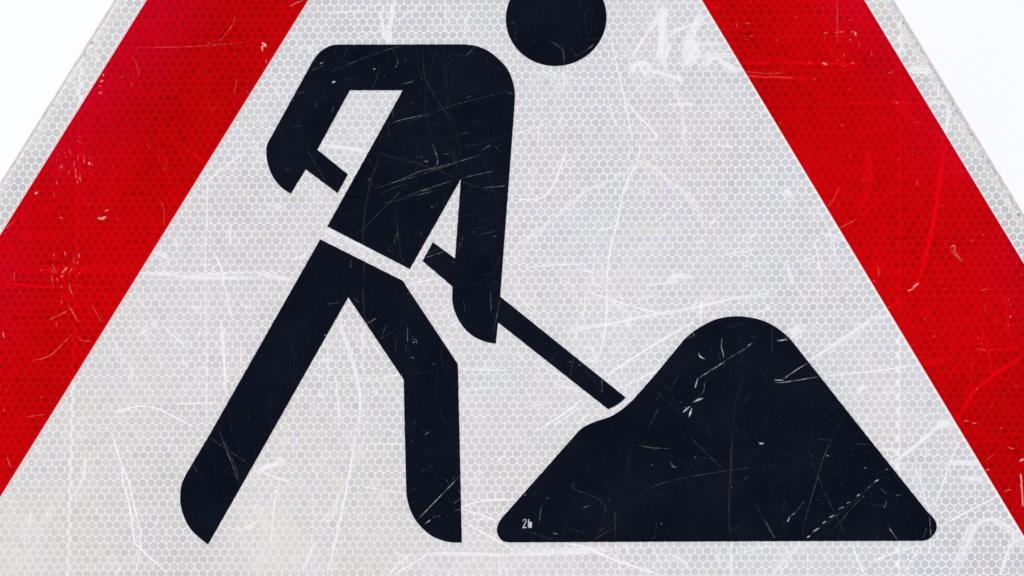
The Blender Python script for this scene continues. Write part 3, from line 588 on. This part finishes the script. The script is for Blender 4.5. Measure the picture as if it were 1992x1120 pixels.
def red_mat(name, attr):
    mt, t, b = new_mat(name)
    co, sp = uv_wear(t, IM_R)
    if attr:
        at = t.nodes.new("ShaderNodeAttribute")
        at.attribute_name = "tone"
        col = at.outputs["Color"]
    else:
        col = mixc(t, 0.0, RED_RIDGE, RED_RIDGE)
    _, f = noise(t, co, 14, 4, 0.42, 0.7)
    m1 = t.nodes.new("ShaderNodeMath")
    m1.operation = 'MULTIPLY'
    m1.inputs[1].default_value = 0.22
    t.links.new(f, m1.inputs[0])
    col = mixc(t, m1.outputs[0], col, (0.66, 0.0004, 0.0030))
    # uneven red tone: deeper patches, and crimson patches towards the outer edges
    _, f2 = noise(t, co, 5.5, 5, 0.40, 0.62)
    m2 = t.nodes.new("ShaderNodeMath")
    m2.operation = 'MULTIPLY'
    m2.inputs[1].default_value = 0.42
    t.links.new(f2, m2.inputs[0])
    col = blend(t, 'MULTIPLY', f2, col, (0.84, 0.84, 0.84))
    best = None
    for nrm, inner, outer in ((NL, RED_I[0] + 120, RED_O[0] - 10), (NR, RED_I[1] + 170, RED_O[1] + 20)):
        dt = t.nodes.new("ShaderNodeVectorMath")
        dt.operation = 'DOT_PRODUCT'
        dt.inputs[1].default_value = (nrm[0], 0, nrm[1])
        t.links.new(co.outputs["Object"], dt.inputs[0])
        base = -(nrm[0] * X0 * UNIT + nrm[1] * ROOT_Z)
        r = t.nodes.new("ShaderNodeMapRange")
        r.inputs["From Min"].default_value = inner * UNIT + base
        r.inputs["From Max"].default_value = outer * UNIT + base
        t.links.new(dt.outputs["Value"], r.inputs["Value"])
        if best is None:
            best = r
        else:
            mxm = t.nodes.new("ShaderNodeMath")
            mxm.operation = 'MAXIMUM'
            t.links.new(best.outputs[0], mxm.inputs[0])
            t.links.new(r.outputs[0], mxm.inputs[1])
            r = mxm
    _, f3 = noise(t, co, 9, 3, 0.30, 0.60)
    m3 = t.nodes.new("ShaderNodeMath")
    m3.operation = 'MULTIPLY'
    t.links.new(r.outputs[0], m3.inputs[0])
    t.links.new(f3, m3.inputs[1])
    col = blend(t, 'ADD', m3.outputs[0], col, (0.02, 0.0, 0.010))
    col = mixc(t, sp.outputs[0], col, (0.78, 0.0006, 0.0050))
    col = mixc(t, sp.outputs[1], col, (0.86, 0.52, 0.47))
    t.links.new(col, b.inputs["Base Color"])
    b.inputs["Roughness"].default_value = 0.5
    b.inputs["Specular IOR Level"].default_value = 0.008
    return mt


M_RED = red_mat("red_film", False)
M_REDCELL = red_mat("red_film_cell", True)


def black_mat():
    mt, t, b = new_mat("black_film")
    co, sp = uv_wear(t, IM_B)
    _, f = noise(t, co, 30, 5, 0.35, 0.7)
    col = mixc(t, f, (0.0018, 0.0036, 0.0088), (0.0038, 0.0060, 0.0125))
    _, g = noise(t, co, 700, 3, 0.5, 0.8)
    m1 = t.nodes.new("ShaderNodeMath")
    m1.operation = 'MULTIPLY'
    m1.inputs[1].default_value = 0.25
    t.links.new(g, m1.inputs[0])
    col = mixc(t, m1.outputs[0], col, (0.012, 0.015, 0.024))
    def gam(s, p):
        m = t.nodes.new("ShaderNodeMath")
        m.operation = 'POWER'
        m.inputs[1].default_value = p
        t.links.new(s, m.inputs[0])
        return m.outputs[0]
    col = mixc(t, gam(sp.outputs[1], 1.5), col, (0.15, 0.115, 0.115))
    col = mixc(t, gam(sp.outputs[0], 2.0), col, (0.72, 0.73, 0.76))
    t.links.new(col, b.inputs["Base Color"])
    b.inputs["Roughness"].default_value = 0.5
    b.inputs["Specular IOR Level"].default_value = 0.012
    return mt


M_BLACK = black_mat()


def flat_mat(name, a, c, rough, metal=0.0, scale=60):
    mt, t, b = new_mat(name)
    co = t.nodes.new("ShaderNodeTexCoord")
    _, f = noise(t, co, scale, 4)
    t.links.new(mixc(t, f, a, c), b.inputs["Base Color"])
    b.inputs["Roughness"].default_value = rough
    b.inputs["Metallic"].default_value = metal
    return mt


M_ALU = flat_mat("weathered_aluminium", (0.66, 0.55, 0.66), (0.48, 0.40, 0.48), 0.6, 0.0, 260)
M_PRINT = flat_mat("worn_white_print", (0.62, 0.61, 0.63), (0.26, 0.26, 0.28), 0.5, 0.0, 1500)
M_INK = flat_mat("white_print", (0.80, 0.79, 0.80), (0.62, 0.61, 0.62), 0.5, 0.0, 900)

# ------------------------------------------------------------------ mesh helpers
ROOT_W = (0.0, 0.0, CAM_Z + ROOT_Z)


def loc(u, z, y_mm):
    w = world(u, z, y_mm)
    return (w[0], w[1], w[2] - ROOT_W[2])


def link(name, me, mat, parent):
    o = bpy.data.objects.new(name, me)
    sc.collection.objects.link(o)
    if mat:
        me.materials.append(mat)
    o.parent = parent
    return o


def ragged(P, amp=0.22):
    """outline resampled finely with the faint unevenness of a cut or screened edge"""
    P = np.array(P, float)
    out = []
    n = len(P)
    ph = rng.uniform(0, 6.28, 3)
    s = 0.0
    for i in range(n):
        a, b = P[i], P[(i + 1) % n]
        L = np.hypot(*(b - a))
        if L < 0.05:
            continue
        nr = np.array([-(b - a)[1], (b - a)[0]]) / L
        k = max(1, int(L / 4))
        for j in range(k):
            d = amp * (math.sin(s * .21 + ph[0]) + math.sin(s * .47 + ph[1]) + .8 * math.sin(s * 1.3 + ph[2])) * .5 + rng.normal(0, amp * .4)
            out.append(a + (b - a) * j / k + (nr * d if j else 0))
            s += L / k
    return out


def prism(name, P, y0, y1, mat, parent, bev=0.0):
    """a film or plate: outline P (sheet units), from y0 (back) to y1 (front) mm"""
    bm = bmesh.new()
    P = [p for i, p in enumerate(P) if np.hypot(*(np.array(p) - np.array(P[i - 1]))) > 0.05]
    n = len(P)
    front = [bm.verts.new(loc(p[0], p[1], y1)) for p in P]
    back = [bm.verts.new(loc(p[0], p[1], y0)) for p in P]
    f = bm.faces.new(front)
    g = bm.faces.new(back[::-1])
    for i in range(n):
        j = (i + 1) % n
        bm.faces.new((front[j], front[i], back[i], back[j]))
    bm.normal_update()
    bmesh.ops.triangulate(bm, faces=[f, g], ngon_method='BEAUTY')
    bmesh.ops.recalc_face_normals(bm, faces=bm.faces)
    if bev:
        es = [e for e in bm.edges if len(e.link_faces) == 2 and e.calc_face_angle(0) > 1.2]
        bmesh.ops.bevel(bm, geom=es, offset=bev * 0.001, segments=2, affect='EDGES', profile=0.5)
    me = bpy.data.meshes.new(name)
    bm.to_mesh(me)
    bm.free()
    return link(name, me, mat, parent)


def ring(name, A, B, y0, y1, mat, parent):
    """film with a hole: A outer, B inner outline, same count"""
    bm = bmesh.new()
    n = len(A)
    v = [[bm.verts.new(loc(p[0], p[1], y)) for p in Q] for Q in (A, B) for y in (y0, y1)]
    ab, af, bb, bf = v
    for i in range(n):
        j = (i + 1) % n
        bm.faces.new((af[i], af[j], bf[j], bf[i]))
        bm.faces.new((ab[j], ab[i], bb[i], bb[j]))
        bm.faces.new((af[j], af[i], ab[i], ab[j]))
        bm.faces.new((bf[i], bf[j], bb[j], bb[i]))
    bmesh.ops.recalc_face_normals(bm, faces=bm.faces)
    me = bpy.data.meshes.new(name)
    bm.to_mesh(me)
    bm.free()
    return link(name, me, mat, parent)


# ------------------------------------------------------------------ the sign
root = bpy.data.objects.new("road_works_sign", None)
sc.collection.objects.link(root)
root.location = ROOT_W
root.empty_display_size = 0.1
root['label'] = "scratched red and white triangular road works sign with a black digging worker and earth heap"
root['category'] = "road sign"

plate = prism("sign_plate", tri(PLATE, 175), -2.0, 0.0, M_ALU, root, 0.5)
white = prism("white_sheeting", tri(SHEET, 170), 0.02, 0.30, M_RIDGE, root)
A, B = tri(RED_O, 120), tri(RED_I, 70)
red = ring("red_border", A, B, 0.31, 0.44, M_RED, root)

# honeycomb lattice of the prismatic sheeting, measured from the photo
HP = 16.856294
HA = -0.000878
HO = (-1659.482, 6961.160)
CELLR = 0.430 * HP           # half width across flats
ca, sa = math.cos(HA), math.sin(HA)


def lattice():
    h = HP * math.sqrt(3) / 2
    js = range(int((5370 - HO[1]) / h) - 2, int((8400 - HO[1]) / h) + 2)
    for j in js:
        wv = h * j
        for i in range(int(-1900 / HP) - j // 2 - 60, int(1900 / HP) - j // 2 + 80):
            u = HP * (i + j / 2)
            yield HO[0] + u * ca - wv * sa, HO[1] + u * sa + wv * ca


def clip(poly, n, o, keep_inside=True):
    """clip polygon to n.p <= o (or >= o)"""
    sgn = 1.0 if keep_inside else -1.0
    out = []
    k = len(poly)
    for i in range(k):
        p, q = poly[i], poly[(i + 1) % k]
        dp, dq = sgn * (n[0] * p[0] + n[1] * p[1] - o), sgn * (n[0] * q[0] + n[1] * q[1] - o)
        if dp <= 0:
            out.append(p)
        if (dp < 0) != (dq < 0):
            t = dp / (dp - dq)
            out.append((p[0] + (q[0] - p[0]) * t, p[1] + (q[1] - p[1]) * t))
    return out


def corner_ok(c, offs, rad):
    """inside the rounded triangle"""
    vals = [offs[0] - NL @ c, offs[1] - NR @ c, offs[2] - NB @ c]
    if min(vals) < 0:
        return False
    for i in range(3):
        for j in range(i + 1, 3):
            if vals[i] < rad and vals[j] < rad:
                N, O = (NL, NR, NB), offs
                ctr = np.linalg.solve(np.array([N[i], N[j]]), np.array([O[i] - rad, O[j] - rad]))
                # only when beyond both tangent points
                if np.hypot(*(c - ctr)) > rad and (c - ctr) @ (N[i] + N[j]) > 0.5 * np.hypot(*(c - ctr)):
                    return False
    return True


# softened hexagon: 12 points
HEX = []
for k in range(6):
    t = R(30 + 60 * k)
    rr = CELLR / math.cos(R(30))
    c = np.array([math.cos(t), math.sin(t)]) * rr
    for d in (-1, 1):
        t2 = t + d * R(60)
        n_ = np.array([math.cos(t2), math.sin(t2)]) * rr
        HEX.append(tuple(c + (n_ - c) * 0.16))
HEXN = HEX

SEAMS = (-2330.6, -649.9)
tintn = vnoise(400, 400, 12, 21), vnoise(400, 400, 9, 22), vnoise(400, 400, 26, 23)
white_black = []
wv_, wf_, wc_ = [], [], []
rv_, rf_, rc_ = [], [], []


def grid_at(g, u, z):
    return float(g[int((z - 5300) / 9) % 400, int((u + 3300) / 9) % 400])


def add_cell(V, F, Cc, poly, y, col_edge, col_mid=None, centre=None):
    b = len(V)
    for p in poly:
        V.append(loc(p[0], p[1], y))
        Cc.append((*col_edge, 1.0))
    if col_mid is None:
        F.append(tuple(range(b, b + len(poly))))
    else:
        V.append(loc(centre[0], centre[1], y))
        Cc.append((*col_mid, 1.0))
        m_ = b + len(poly)
        for i in range(len(poly)):
            F.append((b + i, b + (i + 1) % len(poly), m_))


for cx, cz in lattice():
    c = np.array([cx, cz])
    dl, dr, db = NL @ c, NR @ c, NB @ c
    if dl > SHEET[0] + 8 or dr > SHEET[1] + 8 or db > SHEET[2] + 8:
        continue
    # slight irregularity of each embossed cell
    sc_ = 1.0 + rng.normal(0, 0.018)
    poly = [(cx + x * sc_, cz + z * sc_) for x, z in HEXN]
    for s in SEAMS:                        # cells are cut where two widths of sheeting meet
        if abs(cx - s) < 12:
            side = cx < s
            poly = clip(poly, (1.0, 0.0), s - 1.6 if side else s + 1.6, side)
    if len(poly) < 3:
        continue
    inr = dl < RED_I[0] + 8 and dr < RED_I[1] + 8 and db < RED_I[2] + 8
    deep = dl < RED_I[0] - 9 and dr < RED_I[1] - 9 and db < RED_I[2] - 9
    outer_deep = dl < RED_O[0] - 9 and dr < RED_O[1] - 9 and db < RED_O[2] - 9
    tw, tg, tb = (grid_at(g, cx, cz) for g in tintn)
    # white cells
    k = 1.0 + rng.normal(0, 0.028) + (0.10 * (tb - 0.5)) + 0.05 * (tg - 0.5)
    col = np.array(WHITE_CELL) * k
    if tw > 0.72:
        col = col * (1.035, 1.0, 0.985) if rng.random() < .7 else col
    elif tw < 0.24:
        col = col * (0.975, 1.01, 0.985) if rng.random() < .7 else col
    if tg > 0.74:
        col = col * (0.985, 0.988, 1.015)
    if rng.random() < 0.04:
        col = col * (0.965, 0.97, 1.03)
    low = min(max((6900 - cz) / 1000, 0), 1) * min(max((-900 - cx) / 900, 0), 1)
    
    rim = dl > RED_O[0] or dr > RED_O[1]
    if rim:
        col = col * (0.95, 0.965, 0.925)
    done_white = False
    if not (not inr and outer_deep):
        if inr:
            pw = poly
            if not deep:
                for n_, o_ in ((NL, RED_I[0]), (NR, RED_I[1]), (NB, RED_I[2])):
                    pw = clip(pw, n_, o_ - 1.0, True)
                    if len(pw) < 3:
                        break
            if len(pw) >= 3 and corner_ok(c, RED_I, 70):
                add_cell(wv_, wf_, wc_, pw, 0.33, tuple(col))
        if dl > RED_O[0] - 9 or dr > RED_O[1] - 9 or db > RED_O[2] - 9:
            pw = poly
            for n_, o_ in ((NL, SHEET[0]), (NR, SHEET[1]), (NB, SHEET[2])):
                pw = clip(pw, n_, o_ - 2.0, True)
                if len(pw) < 3:
                    break
            # which border strip it lies beyond: largest overshoot
            ov = [(dl - RED_O[0], NL, RED_O[0]), (dr - RED_O[1], NR, RED_O[1]), (db - RED_O[2], NB, RED_O[2])]
            ov.sort(key=lambda q: -q[0])
            if len(pw) >= 3:
                pw = clip(pw, ov[0][1], ov[0][2] + 1.5, False)
            if len(pw) >= 3 and corner_ok(c, SHEET, 170):
                add_cell(wv_, wf_, wc_, pw, 0.33, tuple(col))
    # red cells on the border film
    if dl < RED_O[0] + 9 and dr < RED_O[1] + 9 and db < RED_O[2] + 9 and not deep:
        pr = poly
        if not outer_deep:
            for n_, o_ in ((NL, RED_O[0]), (NR, RED_O[1]), (NB, RED_O[2])):
                pr = clip(pr, n_, o_ - 1.5, True)
                if len(pr) < 3:
                    break
        if len(pr) >= 3 and inr:
            ov = [(dl - RED_I[0], NL, RED_I[0]), (dr - RED_I[1], NR, RED_I[1]), (db - RED_I[2], NB, RED_I[2])]
            ov.sort(key=lambda q: -q[0])
            pr = clip(pr, ov[0][1], ov[0][2] + 1.2, False)
        if len(pr) >= 3 and corner_ok(c, RED_O, 120):
            k = 1.0 + rng.normal(0, 0.05) + 0.22 * (tb - 0.5) + 0.12 * (tg - .5)
            e = np.array(RED_RIDGE) * 0.84 * k
            m_ = np.array(RED_CELL) * k
            ce = np.mean(pr, axis=0)
            add_cell(rv_, rf_, rc_, pr, 0.47, tuple(e), tuple(m_), ce)


def cells_mesh(name, V, F, Cc, mat, parent):
    me = bpy.data.meshes.new(name)
    me.from_pydata(V, [], F)
    at = me.color_attributes.new("tone", 'FLOAT_COLOR', 'POINT')
    at.data.foreach_set("color", np.array(Cc, np.float32).ravel())
    me.update()
    o = link(name, me, mat, parent)
    o["kind"] = "stuff"
    return o


cells_mesh("honeycomb_cells", wv_, wf_, wc_, M_CELL, white)
cells_mesh("honeycomb_cells", rv_, rf_, rc_, M_REDCELL, red)

# the two upright seams of the sheeting: a fine welded line through white and red
def strip(u, z0, z1, w, y, mat, parent, name):
    P = [(u - w / 2, z0), (u + w / 2, z0), (u + w / 2, z1), (u - w / 2, z1)]
    return prism(name, P, y, y + 0.03, mat, parent)


def span(u, offs):
    """z range of the triangle at x = u"""
    zl = (offs[0] - NL[0] * u) / NL[1]
    zr = (offs[1] - NR[0] * u) / NR[1]
    return -offs[2], min(zl, zr)


for u in SEAMS:
    a0, a1 = span(u, SHEET)
    b0, b1 = span(u, RED_O)
    c0, c1 = span(u, RED_I)
    strip(u, b1 + 2, a1 - 3, 1.5, 0.33, M_INK, white, "seam")
    if c1 > c0:
        strip(u, c0 + 2, c1 - 2, 1.5, 0.33, M_INK, white, "seam")
        strip(u, c1 + 2, b1 - 2, 1.4, 0.47, M_RED, red, "seam")
    else:
        strip(u, b0 + 2, b1 - 2, 1.4, 0.47, M_RED, red, "seam")

head = prism("worker_head", ragged(HEAD), 0.36, 0.50, M_BLACK, root)
torso = prism("worker_torso_and_shovel", ragged(TORSO), 0.36, 0.50, M_BLACK, root)
legs = prism("worker_legs", ragged(LEGS), 0.36, 0.50, M_BLACK, root)
mound = prism("earth_mound", ragged(MOUND), 0.36, 0.50, M_BLACK, root)

# small printed mark in the mound's corner: a 2 and a half-filled b
def tile_pts(ox, oy, pts):
    return sheet([(ox + x / Z, oy + y / Z) for x, y in pts])


two = [(68, 700), (69, 689), (77, 681), (88, 681), (96, 688), (96, 703), (88, 719), (76, 743), (97, 743), (97, 751), (67, 751), (67, 742), (81, 716), (90, 701), (90, 691), (85, 686), (79, 686), (74, 692), (74, 700)]
bee = [(109, 683), (117, 683), (118, 702), (124, 704), (126, 699), (131, 702), (137, 706), (140, 716), (137, 748), (124, 751), (112, 747), (108, 742)]
prism("printed_character", tile_pts(1000, 839, two), 0.51, 0.53, M_PRINT, mound)
prism("printed_character", tile_pts(1000, 839, bee), 0.51, 0.53, M_PRINT, mound)

sc.cycles.max_bounces = 6
print("cells", len(wf_), len(rf_))
